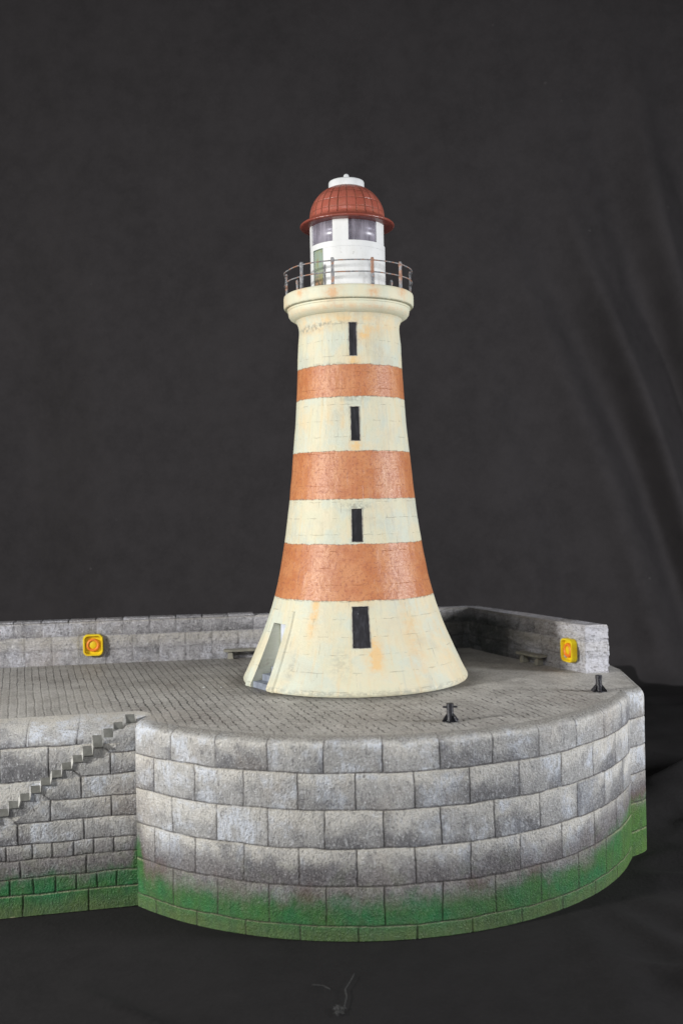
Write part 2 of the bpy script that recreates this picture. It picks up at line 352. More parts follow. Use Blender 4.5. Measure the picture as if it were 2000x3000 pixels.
M_white = simple('white_plastic', (.80, .82, .83), .42, (.74, .76, .77), 14, .12, .002)
def lantern_mat():
    s = NT('lantern_paint'); P = s.pos(); X, Y, Z = s.xyz(P)
    n = s.noise(s.vm('MULTIPLY', P, (1, 1, .5)), 22, 5, .6); m = s.noise(P, 8, 4, .6)
    c = s.mix(s.rng(n, .5, .68, 0, .35), (.80, .81, .81), (.70, .70, .67))
    d = s.mul(s.rng(s.add(Z, s.mul(s.sub(m, .5), .14)), 2.27, 2.20), s.rng(n, .46, .62))
    c = s.mix(s.mul(d, .35), c, (.34, .33, .32)); c = s.mix(s.rng(s.noise(P, 55, 3), .64, .74, 0, .5), c, (.40, .40, .36))
    return s.fin(c, .45, s.bump(n, .25, .003), .4)
M_lantern = lantern_mat()
def gallery_mat():
    s = NT('gallery_paint'); P = s.pos(); X, Y, Z = s.xyz(P); phi = s.ma('ARCTAN2', X, s.mul(Y, -1.0)); cyl = s.com(s.mul(phi, .4), Z, 0)
    n = s.noise(cyl, 12, 5, .6); st = s.noise(s.com(s.mul(phi, .9), s.mul(Z, .2), 0), 20, 4, .6); f = s.noise(cyl, 70, 4, .65)
    li = s.noise(s.com(s.mul(phi, .1), s.mul(Z, 3.0), 0), 60, 3)
    c = s.mix(s.rng(n, .4, .62), (.72, .72, .56), (.76, .71, .52)); c = s.mix(s.rng(st, .5, .66, 0, .4), c, (.62, .66, .55))
    ru = rust_masks(s, phi, Z, [(-46, 2.13, 7, .035, 1.), (-14, 2.12, 7, .06, 1.3), (21, 2.12, 5, .05, 1.3), (53, 2.13, 7, .04, 1.2), (-75, 2.1, 10, .05, .7), (0, 2.035, 90, .012, .6)], s.rng(s.noise(cyl, 26, 4, .65), .38, .62, .25, 1))
    c = s.mix(s.mul(ru, .75), c, (.76, .42, .20))
    gr = s.rng(s.ma('ABSOLUTE', s.sub(Z, 2.0745)), .006, .001); gr = s.mul(gr, s.rng(f, .3, .55, .3, 1)); c = s.mix(s.mul(gr, .7), c, (.20, .20, .13))
    c = s.mix(s.rng(f, .62, .75, 0, .4), c, (.4, .4, .33))
    return s.fin(c, .55, s.bump(s.add(f, s.mul(li, .8)), .4, .004), .35)
M_gallery = gallery_mat()
def dome_mat():
    s = NT('dome_paint'); P = s.pos(); X, Y, Z = s.xyz(P); phi = s.ma('ARCTAN2', X, s.mul(Y, -1.0))
    u = s.mul(phi, 26 / (2 * math.pi)); du = s.ma('ABSOLUTE', s.sub(s.ma('FRACT', u), .5)); col = s.ma('FLOOR', u)
    zz = s.ma('DIVIDE', s.sub(Z, 2.56), .048); dz = s.ma('ABSOLUTE', s.sub(s.ma('FRACT', zz), .5)); row = s.ma('FLOOR', zz)
    n = s.noise(P, 22, 4, .6); f = s.noise(P, 90, 3)
    cell = s.noise(s.com(col, row, 2), 5.3, 0)
    up = s.rng(Z, 2.572, 2.576)
    jn = s.mul(s.ma('MAXIMUM', s.rng(du, .40, .49), s.mul(s.rng(dz, .42, .49), .35)), up)
    c = s.mix(cell, (.33, .075, .045), (.50, .15, .11)); c = s.mix(s.rng(n, .5, .66, 0, .5), c, (.36, .11, .06)); c = s.mix(s.mul(jn, .7), c, (.20, .075, .045))
    c = s.mix(s.rng(Z, 2.545, 2.536, 0, .9), c, (.11, .022, .018)); c = s.mix(s.rng(Z, 2.572, 2.560, 0, .5), c, (.22, .05, .035))  # shade under the brim put into the colour against bounced light
    c = s.mix(s.rng(f, .62, .74, 0, .3), c, (.6, .35, .3))
    return s.fin(c, s.rng(n, .3, .7, .24, .42), s.bump(s.sub(s.add(n, s.mul(f, .4)), s.mul(jn, 1.8)), .7, .006), .6)
M_dome = dome_mat()
def glass_mat():
    s = NT('smeared_acetate'); P = s.pos()
    st = s.noise(s.vm('MULTIPLY', P, (1, 1, .12)), 26, 4, .6); n = s.noise(P, 9, 3)
    tr = s.n('ShaderNodeBsdfTransparent'); tr.inputs[0].default_value = (.86, .85, .90, 1)
    gl = s.n('ShaderNodeBsdfGlossy'); gl.inputs['Roughness'].default_value = .3; gl.inputs[0].default_value = (.8, .8, .85, 1)
    df = s.n('ShaderNodeBsdfDiffuse'); df.inputs[0].default_value = (.55, .52, .60, 1)
    m1 = s.n('ShaderNodeMixShader'); s.put(m1.inputs[0], s.rng(s.add(s.mul(st, .7), s.mul(n, .3)), .40, .66, .22, .60)); s.t.links.new(tr.outputs[0], m1.inputs[1]); s.t.links.new(df.outputs[0], m1.inputs[2])
    m2 = s.n('ShaderNodeMixShader'); m2.inputs[0].default_value = .05; s.t.links.new(m1.outputs[0], m2.inputs[1]); s.t.links.new(gl.outputs[0], m2.inputs[2])
    s.t.links.new(m2.outputs[0], s.out.inputs[0]); return s.m
M_glass = glass_mat()
def rust_metal():
    s = NT('rusty_metal'); P = s.pos(); n = s.noise(P, 26, 4, .65); f = s.noise(P, 90, 3)
    c = s.mix(s.rng(f, .4, .6), (.17, .175, .19), (.34, .345, .36)); c = s.mix(s.rng(n, .50, .60, 0, .8), c, (.42, .19, .10)); c = s.mix(s.rng(f, .6, .7, 0, .6), c, (.13, .07, .05))
    return s.fin(c, .55, s.bump(f, .5, .004), .5)
M_rust = rust_metal()
M_black = simple('black_plastic', (.018, .018, .022), .26, (.035, .035, .045), 60, .4, .004, .6)
def pane_mat():
    s = NT('dark_window_paint'); P = s.pos(); st = s.noise(s.vm('MULTIPLY', P, (1, 1, .2)), 60, 4); n = s.noise(P, 90, 3)
    c = s.mix(s.rng(st, .45, .7), (.010, .009, .013), (.030, .029, .038)); c = s.mix(s.rng(n, .70, .76, 0, .8), c, (.5, .5, .52))
    return s.fin(c, .38, s.bump(st, .2, .003), .35)
M_pane = pane_mat()
M_reveal = simple('reveal_paint', (.48, .47, .40), .6, (.20, .17, .16), 40, .5, .003)
def jamb_mat():
    s = NT('passage_paint'); P = s.pos(); n = s.noise(s.vm('MULTIPLY', P, (1, 1, 9)), 14, 4); m = s.noise(P, 12, 3)
    c = s.mix(s.rng(n, .4, .62), (.72, .74, .61), (.78, .79, .67)); c = s.mix(s.rng(m, .55, .7, 0, .5), c, (.38, .30, .2))
    return s.fin(c, .5, s.bump(n, .4, .004), .4)
M_jamb = jamb_mat()
M_step = simple('slate_blue_paint', (.27, .30, .36), .5, (.20, .22, .27), 20, .3, .003)
M_idoor = simple('inner_door_paint', (.62, .65, .74), .5, (.50, .50, .52), 9, .2, .003)
M_ldoor = None
def ldoor_mat():
    s = NT('gallery_door_paint'); P = s.pos(); X, Y, Z = s.xyz(P); n = s.noise(s.vm('MULTIPLY', P, (1, 1, .4)), 34, 4, .65); m = s.noise(P, 60, 3)
    c = s.mix(s.rng(n, .42, .62), (.30, .38, .31), (.30, .30, .15)); low = s.rng(s.add(Z, s.mul(s.sub(n, .5), .2)), 2.28, 2.18)
    c = s.mix(s.mul(low, .85), c, s.mix(s.rng(m, .4, .6), (.04, .025, .018), (.36, .17, .08)))
    return s.fin(c, .5, s.bump(m, .4, .003), .4)
M_ldoor = ldoor_mat()
M_tread = simple('tread_paint', (.12, .12, .108), .7, (.17, .17, .155), 30, .4, .004)
M_riser = simple('riser_paint', (.48, .475, .45), .6, (.36, .355, .335), 50, .5, .004)
M_bench = simple('bench_paint', (.30, .285, .235), .6, (.22, .215, .185), 26, .3, .003)
M_yellow = simple('yellow_paint', (.80, .62, .015), .42, (.74, .50, .012), 22, .15, .002)
M_orange = simple('orange_paint', (.80, .20, .025), .42, (.72, .27, .03), 26, .15, .002)
def cloth_mat(name, base, sheen=.1, lint=.0):
    s = NT(name); P = s.pos(); w1 = s.noise(P, 1.3, 4, .6); w2 = s.noise(P, 7, 4, .65); f = s.noise(P, 60, 3, .6)
    wv = s.noise(s.vm('MULTIPLY', P, (1, 1, 6)), 22, 3)
    c = s.mix(s.rng(w1, .3, .7), tuple(b * .88 for b in base), tuple(b * 1.12 for b in base)); c = s.mix(s.rng(w2, .3, .7, 0, .35), c, tuple(b * 1.5 for b in base))
    c = s.mix(s.rng(f, .4, .7, 0, .3), c, tuple(b * 1.6 for b in base))
    sp = s.vor(P, 5.5); spm = s.rng(sp, .045, .022); spm = s.mul(spm, s.rng(s.vor(P, 5.5, out='Color'), .72, .76)); c = s.mix(s.mul(spm, lint), c, (.25, .24, .24))
    s.b.inputs['Sheen Weight'].default_value = sheen; s.b.inputs['Sheen Roughness'].default_value = .5
    return s.fin(c, .9, s.bump(s.add(s.mul(w2, .4), s.add(f, wv)), .35, .006), .15)
M_back = cloth_mat('backdrop_cloth', (.033, .0303, .0320), sheen=.05, lint=.45)
M_floor = cloth_mat('floor_cloth', (.0142, .0134, .0139), sheen=.0, lint=.25)
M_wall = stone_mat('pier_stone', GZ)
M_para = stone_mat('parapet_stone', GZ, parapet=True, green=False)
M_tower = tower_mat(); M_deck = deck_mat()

# ------------------------------------------------------------------ setting: cloth under and behind the model
def cloth_floor():
    xs = np.linspace(-7, 7, 420); ys = np.linspace(-1.5, 9.9, 420); X, Y = np.meshgrid(xs, ys, indexing='ij')
    h = fbm(X * .7, Y * .7, 3, 3) * .016 + .07 * fbm(X * .9 + 3, Y * 1.3, 3, 13) * np.clip((X - 1.6) / .8, 0, 1)
    dx, dy = X - 1.0, Y - 4.9; an = np.arctan2(dy, dx); rr = np.hypot(dx, dy)
    far = 1 - np.exp(-np.clip(rr - .35, 0, None) / .5)
    fold = np.abs(np.sin(an * 6.5 + 1.5 * vnoise(rr * .8, an * 1.2, 9))) ** 3
    h = h + far * fold * .055 * np.clip((X - .7) / .6, 0, 1) * np.clip(1.3 - rr / 6, 0, 1)
    h = h + .010 * np.abs(np.sin((X * .9 + Y * 1.6) * 3 + 2 * vnoise(X, Y, 4))) ** 6 * np.clip((3.9 - Y) / .5, 0, 1)
    for (xa, ya, xb, yb, wd, am) in ((-1.1, 3.9, .2, 2.9, .035, .014), (1.0, 4.0, 2.4, 3.2, .04, .02), (1.35, 4.3, 2.8, 3.9, .05, .03), (1.7, 4.9, 3.2, 4.7, .05, .035), (-1.6, 3.7, -.5, 3.3, .03, .010), (.1, 3.5, 1.0, 2.8, .04, .012), (1.8, 5.6, 3.6, 6.0, .07, .05), (1.8, 6.3, 3.8, 7.1, .08, .06)):
        dx_, dy_ = xb - xa, yb - ya; L_ = math.hypot(dx_, dy_); t_ = ((X - xa) * dx_ + (Y - ya) * dy_) / L_ ** 2; q_ = ((X - xa) * -dy_ + (Y - ya) * dx_) / L_ + .03 * np.sin(t_ * 5)
        h = h + 2.6 * am * np.exp(-np.abs(q_ / wd) ** 1.5) * np.clip(t_ * 4, 0, 1) * np.clip((1.3 - t_) * 3, 0, 1)
    h = h + .012 * (1 - np.abs(fbm(X * 1.6 + Y * .7, Y * 1.1 - X * .4, 3, 23))) ** 6
    h = h + .02 * np.exp(-((Y - 9.0 - .3 * vnoise(X * .6, Y * 0, 2)) / .12) ** 2) + .03 * np.exp(-((Y - 8.2 - .4 * vnoise(X * .5, Y * 0, 5)) / .2) ** 2) * np.clip(X, 0, 1)
    h = h + .25 * np.clip((Y - 9.5) / .5, 0, 1) ** 2
    inside = np.clip(1 - (np.hypot(X - PC.x, Y - PC.y) - 1.45) / .12, 0, 1); st = ((X < -.7) & (Y > 4.55 + (X + .95) * .21) & (Y < 7.2))
    h = np.where(st, np.minimum(h, 0), h * (1 - inside)) ; h = h - .004
    co = np.stack([X, Y, h], -1).reshape(-1, 3)
    o = link('ground', mesh_np(co, grid_faces(420, 420)), M_floor, None, True, (0, 0, GZ)); tag(o, 'creased black cloth spread under the pier model', 'cloth', kind='structure')
def backdrop():
    xs = np.linspace(-7.5, 7.5, 500); zs = np.linspace(-.05, 8.5, 260); X, Z = np.meshgrid(xs, zs, indexing='ij')
    y = np.zeros_like(X); zr = Z + GZ
    def fold(xa, za, xb, zb, wd, amp, z_top=None):
        nonlocal y
        t = (zr - za) / (zb - za); xc = xa + (xb - xa) * t + .08 * np.sin(zr * 1.1)
        f = amp * np.exp(-((X - xc) / wd) ** 2) * np.clip(t * 1.6 + .1, 0, 1); y = y + f
    # folds lean to the lower right, as the cloth is gathered there
    fold(1.55, 3.9, 3.05, -.3, .16, -.09); fold(1.85, 3.9, 3.45, -.2, .18, .20); fold(2.15, 4.4, 3.35, .6, .13, -.16); fold(2.55, 5.0, 3.5, 1.2, .20, .20); fold(2.95, 5.4, 3.6, 1.8, .16, -.16); fold(3.3, 5.6, 4.0, 1.6, .22, .16)
    fold(1.2, 3.4, 2.6, -.8, .26, .07); fold(.7, 4.2, 1.4, -.6, .5, .05); fold(-3.3, 5, -3.1, 0, .3, .11); fold(-2.5, 5, -2.4, -.6, .25, -.08); fold(-1.6, 5, -1.5, -.6, .3, .07); fold(-.7, 5, -.5, 0, .35, .06)
    y = y + .13 * fbm(X * .55, Z * .16, 2, 31) + .05 * fbm(X * 1.5 + Z * .25, Z * .15, 2, 35) + .012 * fbm(X * 2.2, Z * 1.2, 3, 41)
    y = y - .9 * np.clip(X - 4.2, 0, None) * .5
    y = y - .5 * np.clip((.35 - Z) / .4, 0, 1) ** 2
    co = np.stack([X, y, Z], -1).reshape(-1, 3)
    o = link('backdrop', mesh_np(co, grid_faces(500, 260)), M_back, None, True, (0, 9.95, GZ)); tag(o, 'black cloth hung as a backdrop with slanting folds at right', 'backdrop', kind='structure')
cloth_floor(); backdrop()

# ------------------------------------------------------------------ pier
pier = empty('pier', (PC.x, PC.y, GZ)); tag(pier, 'grey stone harbour pier model with round head and green algae along its foot', 'pier')
OFF = np.array([PC.x, PC.y, GZ])
def arc_plan(ph0, ph1, step, lip):
    n = max(2, int(abs(ph1 - ph0) * PR / step)); a = np.linspace(ph0, ph1, n)
    p = np.stack([PC.x + PR * np.sin(a), PC.y - PR * np.cos(a)], -1); nn = np.stack([np.sin(a), -np.cos(a)], -1)
    return p, nn, np.full(n, lip)
def line_plan(a, b, step, lip0, lip1=None, n0=None, n1=None):
    a = np.array(a, float); b = np.array(b, float); L = np.linalg.norm(b - a); n = max(2, int(L / step)); t = np.linspace(0, 1, n)[:, None]
    d = (b - a) / L; nn = np.array([d[1], -d[0]])
    N = np.repeat(nn[None], n, 0)
    return a + (b - a) * t, N, np.linspace(lip0, lip0 if lip1 is None else lip1, n)
RING = []
def wall(name, plan, S, step_z, b, joints, mat, parent, z0=GZ + 0.0, ztop=0.0, rough=.0012, depth=.0035, jw=.0027, label=None, record=True, seed=1, extra=None, nlip=14, wob=.006, shade_lit_f=None):
    """plan: (points, normals, lip widths); S: running coordinate; joints(S, Z) -> jd, bu, bv, rnd"""
    p, nn, lip = plan; nu = len(p)
    nz = max(4, int((ztop - b - z0) / step_z))
    zz = np.concatenate([np.linspace(z0, ztop - b, nz), ztop - b + b * np.sin(np.linspace(0, np.pi / 2, nlip)[1:])])
    ins = np.concatenate([np.zeros(nz), (1 - np.cos(np.linspace(0, np.pi / 2, nlip)[1:]))])
    nv = len(zz)
    Sg = np.repeat(S[:, None], nv, 1); Zg = np.repeat(zz[None], nu, 0)
    wz = wob * fbm(Sg * 9, Zg * 9, 3, seed); ws = wob * fbm(Sg * 9 + 40, Zg * 9, 3, seed + 20)
    jd, bu, bv, rnd = joints(Sg + ws, Zg + wz, jw)
    tp = np.clip((ztop - Zg) / max(b, 1e-6), 0, 1)
    fade = tp ** .3
    jd = jd * fade
    d = rough * (fbm(Sg * 26, Zg * 26, 3, seed + 3) + .8 * fbm(Sg * 4, Zg * 4, 2, seed + 8)) - depth * jd
    if extra is not None: d = d + extra(Sg, Zg)
    endf = np.clip((ztop - Zg) / .01, 0, 1); d = d * endf
    P = p[:, None, :] + nn[:, None, :] * (d - ins[None] * lip[:, None])[..., None]
    co = np.concatenate([P, Zg[..., None]], -1)
    co[..., 2] += 0
    if record: RING.append(co[:, -1, :].copy())
    co = co.reshape(-1, 3) - OFF
    # lip zone counts as the top of its block
    me = mesh_np(co, grid_faces(nu, nv), dict(jd=jd, bu=bu, bv=bv, rnd=rnd, **(dict(shade_lit=shade_lit_f(Sg, Zg)) if shade_lit_f else {})))
    o = link(name, me, mat, parent, True)
    if label: o['label'] = label
    return o
def course_joints(levels, offs, pitch, top=0.0, jz=1.0):
    """running bond: levels are the Z of bed joints from the top down; offs[i] is the phase of course i"""
    lv = [top + .2] + list(levels) + [-3.0]
    def f(S, Z, w):
        jd = np.zeros_like(S); bu = np.zeros_like(S); bv = np.zeros_like(S); rnd = np.zeros_like(S)
        for i in range(len(lv) - 1):
            m = (Z <= lv[i]) & (Z > lv[i + 1]); hi = min(lv[i], top); lo = max(lv[i + 1], GZ)
            u = (S - offs[i % len(offs)]) / pitch; k = np.floor(u); fu = u - k
            du = np.minimum(fu, 1 - fu) * pitch
            h = np.random.RandomState(5).rand(4096)
            bu[m] = fu[m]; bv[m] = np.clip((Z[m] - lo) / (hi - lo), 0, 1); rnd[m] = h[((k.astype(int) * 31 + i * 57) % 4096)][m]
            jd[m] = np.exp(-(du[m] / w) ** 2)
        for l in levels: jd = np.maximum(jd, np.exp(-((Z - l) / (w * jz)) ** 2))
        return jd, bu, bv, rnd
    return f
LV = [-.1429, -.2997, -.4596, -.6183, -.783]
DPH = .1647; P0 = -.1051
phA = R_(-43.9); phB = R_(67.3)
lipC = .065; STP = .0030
pl = arc_plan(phA, phB, STP, lipC)
tq = np.linspace(0, 1, len(pl[0])); 
pl[2][:] = lipC - .02 * np.clip((tq - .88) / .12, 0, 1)
S = np.linspace(phA, phB, len(pl[0])) * PR
cj = course_joints(LV, [(P0 - .0035) * PR, (P0 + .0035 - DPH / 2) * PR], DPH * PR, jz=1.05)

# straight wall to the left of the corner: s runs from the corner, negative to the left
segs = []; blocks = []
def seg(*p): segs.append(p)
Lr = [-.1347, -.232, -.3325, -.426, -.5236, -.592, -.675, -.749]
FAR = -3.2
def stair_z(s): return .036 + (s + .0534) * .69       # top line of the stair
seg(-.119, Lr[0], 0, Lr[0]); seg(-.119, Lr[0], -.145, -.112)
seg(-.2536, Lr[1], 0, Lr[1]); seg(-.2536, Lr[1], -.285, -.205)
seg(-.388, Lr[2], 0, Lr[2]); seg(-.388, Lr[2], -.42, -.305)
seg(-.53, Lr[3], 0, Lr[3]); seg(-.53, Lr[3], -.56, -.395)
for z in Lr[4:]: seg(FAR, z, 0, z)
seg(FAR, -.0893, -.26, -.0893); seg(FAR, -.241, -.515, -.241); seg(FAR, -.39, -.72, -.39)
for s_ in (-.4907, -.2673): seg(s_, -.0893, s_, .05)
for s_ in (-.6036, -.3938): seg(s_, -.241, s_, -.0893)
for z0, z1, L in ((-.232, -.1347, [-.122]), (-.3325, -.232, [-.2538]), (-.426, -.3325, [-.119, -.389]), (-.5236, -.426, [-.2452, -.53]),
                  (-.592, -.5236, [-.112, -.2035, -.294, -.385, -.47, -.584]), (-.675, -.592, [-.236, -.5235]),
                  (-.749, -.675, [-.104, -.191, -.283, -.374, -.47, -.571]), (GZ, -.749, [-.23, -.5156])):
    for x in L: seg(x, z0, x, z1)
_q = random.Random(3)
for z0, z1, pt in ((-.0893, .05, .225), (-.241, -.0893, .23), (-.39, -.241, .23), (-.5236, -.39, .25), (-.592, -.5236, .09), (-.675, -.592, .285), (-.749, -.675, .092), (GZ, -.749, .285)):
    x = -.62 - pt * .8
    while x > FAR: seg(x, z0, x, z1); x -= pt * _q.uniform(.9, 1.1)
def left_joints(S, Z, w):
    jd = np.zeros_like(S); near = np.full(S.shape, 9.0)
    for (x0, z0, x1, z1) in segs:
        xa, xb = min(x0, x1) - .05, max(x0, x1) + .05
        m = (S >= xa) & (S <= xb)
        if not m.any(): continue
        s_, z_ = S[m], Z[m]; dx, dz = x1 - x0, z1 - z0; t = np.clip(((s_ - x0) * dx + (z_ - z0) * dz) / (dx * dx + dz * dz), 0, 1)
        d = np.hypot(s_ - x0 - t * dx, z_ - z0 - t * dz); near[m] = np.minimum(near[m], d)
    jd = np.exp(-(near / w) ** 2)
    lv = np.array([.0, -.0893, -.1347, -.232, -.3325, -.426, -.5236, -.592, -.675, -.749, GZ]); bv = np.ones_like(S); rnd = np.zeros_like(S); bu = np.full_like(S, .5)
    h = np.random.RandomState(8).rand(512)
    left = S < -.119 + (Z + .1347) / .69 - .02
    lvL = np.array([.0, -.0893, -.241, -.39, -.5236, -.592, -.675, -.749, GZ]); lvR = np.array([.0, -.1347, -.232, -.3325, -.426, -.5236, -.592, -.675, -.749, GZ])
    for side, lvs in ((left, lvL), (~left, lvR)):
        for i in range(len(lvs) - 1):
            m = side & (Z <= lvs[i]) & (Z > lvs[i + 1]); bv[m] = (Z[m] - lvs[i + 1]) / (lvs[i] - lvs[i + 1])
            rnd[m] = h[(i * 13 + np.floor(S[m] / .24 + i * .5).astype(int) * 7) % 512]
    return jd, bu, bv, rnd
def stair_bulge(S, Z):
    zt = stepz(S)
    dz = zt - .046 - Z
    sm = stair_z(S) - .045 - Z; out = .012 * np.exp(-np.clip(sm, 0, None) / .11)
    return np.where(dz > 0, out, 0.0) * np.clip((-Z) / .03, 0, 1) * np.clip(-S / .03, 0, 1)
STS = [(-.0534, .0362), (-.1071, .004), (-.1524, -.0224), (-.2016, -.0504), (-.2467, -.0869), (-.2914, -.115), (-.34, -.1447), (-.3845, -.1767), (-.4327, -.2082), (-.4768, -.2399), (-.5226, -.2713), (-.5722, -.3003), (-.6157, -.3336)]
for k in range(1, 9): STS.append((-.6157 - .0465 * k, -.3336 - .0315 * k))
def stepz(S):
    z = np.full(S.shape, -2.0)
    for s_, z_ in reversed(STS): z = np.where(S >= s_, z_, z)
    return z
LB = .075
lipL = .24
pA = C0 + AX * FAR
def merge(*pls): return tuple(np.concatenate([q[i] for q in pls]) for i in range(3))
lp = line_plan(pA, C0 - AX * .005, .0040, lipL, lipL)
# dense near the visible part is not needed further left
lp_s = np.linspace(FAR, -.005, len(lp[0]))
keep = (lp_s > -.8) | (np.arange(len(lp_s)) % 4 == 0)
lp = tuple(a[keep] for a in lp); lp_s = lp_s[keep]
# fan of normals at the corner so the rounded lips of both walls join
nf = 14
na = math.atan2(NX[1], NX[0]); nb = math.atan2(-math.cos(phA), math.sin(phA))
ta = np.linspace(0, 1, nf)[1:]; an = na + (nb - na) * ta * .5
fanL = (np.repeat((C0 - AX * .004)[None], nf - 1, 0), np.stack([np.cos(an), np.sin(an)], -1), lipL + (0.16 - lipL) * ta)
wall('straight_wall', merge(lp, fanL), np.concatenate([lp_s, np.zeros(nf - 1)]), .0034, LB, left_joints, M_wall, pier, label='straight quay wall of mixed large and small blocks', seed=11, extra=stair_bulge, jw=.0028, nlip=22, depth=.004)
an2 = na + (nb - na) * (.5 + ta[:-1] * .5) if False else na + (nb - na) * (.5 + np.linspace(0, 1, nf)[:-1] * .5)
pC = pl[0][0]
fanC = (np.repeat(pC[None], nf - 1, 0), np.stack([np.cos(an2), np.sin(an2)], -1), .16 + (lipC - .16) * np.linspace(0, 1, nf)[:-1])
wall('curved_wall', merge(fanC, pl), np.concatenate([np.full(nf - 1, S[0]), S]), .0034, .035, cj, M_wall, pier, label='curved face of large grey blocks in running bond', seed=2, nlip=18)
# buttress at the right end of the round head
q0 = pl[0][-1]; nB = np.array([.60, -.80])
b1 = np.array([1.522, 5.190]); b2 = np.array([1.548, 5.225]); b3 = np.array([1.560, 5.300]); b4 = np.array([1.60, 5.75])
def poly_plan(pts, step, lip):
    ps, ns, ss = [], [], []; acc = 0
    for a, b in zip(pts[:-1], pts[1:]):
        L = np.linalg.norm(b - a); n = max(2, int(L / step)); t = np.linspace(0, 1, n, endpoint=False)
        d = (b - a) / L; ps.append(a + (b - a) * t[:, None]); ns.append(np.repeat(np.array([[d[1], -d[0]]]), n, 0)); ss.append(acc + t * L); acc += L
    p = np.concatenate(ps + [pts[-1][None]]); n = np.concatenate(ns + [ns[-1][-1:]]); s_ = np.concatenate(ss + [[acc]])
    for _ in range(3):
        n[1:-1] = n[:-2] + n[1:-1] + n[2:]; n /= np.linalg.norm(n, axis=1)[:, None]
    return (p, n, np.full(len(p), lip)), s_
bp, bs = poly_plan([q0 + np.array([-.01, -.0]), b1, b2, b3, b4], .004, .045)
bj = course_joints([-.145, -.29, -.425, -.575, -.72], [0.4, 0.9], 3.0)
wall('buttress', bp, bs, .004, .045, bj, M_wall, pier, label='narrow straight end of the wall at right', seed=5)
# rear and hidden sides
o1 = P2 + np.array([-D2[1], D2[0]]) * .0
rearpts = [b4, np.array([1.56, 6.1]), np.array([1.30, 6.75]), np.array([.98, 7.02]), P1 + D1 * 2.0 + np.array([-.161, 1]) * .25, P1 - D1 * 2.1 + np.array([-.161, 1]) * .22]
rp, rs = poly_plan(rearpts, .02, .03)
wall('rear_wall', rp, rs, .02, .03, course_joints(LV, [0, .12], .245), M_wall, pier, seed=6)
# flat end of the straight part at the far left (outside the frame)
ep, es = poly_plan([rearpts[-1], pA], .02, .03)
ep[2][-1] = lipL
wall('end_wall', ep, es, .02, .03, course_joints(LV, [0, .12], .245), M_wall, pier, seed=6)
RING2 = RING
ring = np.concatenate([RING2[0], RING2[1], RING2[2], RING2[3], RING2[4]])
ring2 = [Vector((float(x), float(y), 0)) for x, y, z in ring]
clean = [ring2[0]]
for v_ in ring2[1:]:
    if (v_ - clean[-1]).length > .004: clean.append(v_)
tri = tessellate_polygon([clean])
me = mesh_np(np.array([(v_.x, v_.y, 0) for v_ in clean]) - OFF, np.array([t if (clean[t[1]] - clean[t[0]]).cross(clean[t[2]] - clean[t[0]]).z > 0 else t[::-1] for t in tri]))
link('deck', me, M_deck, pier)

# parapet
def parapet():
    nb_ = np.array([-D1[1], D1[0]]); nr = np.array([-D2[1], D2[0]])   # outward (away from the deck)
    a0 = P1 - D1 * 2.0; a1 = P1 + D1 * 2.419
    r0 = P2.copy(); r1 = np.array([1.351, 5.661]); e1 = np.array([1.487, 5.682])
    mid1 = r0 + (r1 - r0) * .5 + np.array([-.012, -.012])
    # outer line
    ox = P1 + D1 * 2.45 + nb_ * .10
    q = r0 + (r1 - r0) * .5 + nr * .14
    pts = [a0, a1, mid1, r1, e1, q, ox + np.array([.07, -.02]), ox + np.array([-.03, .0]), a0 + nb_ * .10, a0]
    return pts
pp = parapet()
def para_joints(S, Z, w):
    f = course_joints([.088, .178], [-.3205 + 2.0, .08 - .3205 + 2.0, -.26 + 2.0], .165, top=PH)
    jd, bu, bv, rnd = f(S, Z, w); jd = jd * np.where(S > 5.45, .25, 1.0); return jd, bu, bv, rnd
# pts run inner -> end -> outer; the inner face looks towards the deck, so normals point right-hand of travel
RING.clear()
plp, pls = poly_plan(pp, .0065, .012)
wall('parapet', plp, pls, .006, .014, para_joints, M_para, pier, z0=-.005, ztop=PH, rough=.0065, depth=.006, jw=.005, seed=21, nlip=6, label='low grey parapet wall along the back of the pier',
     shade_lit_f=lambda S, Z: np.exp(-((S - 4.60) / .42) ** 4) * (1 - .35 * np.clip((Z - .2) / .05, 0, 1)) - np.clip((S - 5.1) / .35, 0, 1), extra=lambda S, Z: (.004 + .010 * np.clip((S - 4.3) / .4, 0, 1)) * fbm(S * 9, Z * 38, 4, 61) * np.clip(Z / .02, 0, 1))  # painted shadow round the corner, painted brightness at the right end
tp = [Vector((float(x), float(y), 0)) for x, y, z in RING[0]]; cl = [tp[0]]
for v_ in tp[1:]:
    if (v_ - cl[-1]).length > .003: cl.append(v_)
cl.pop()
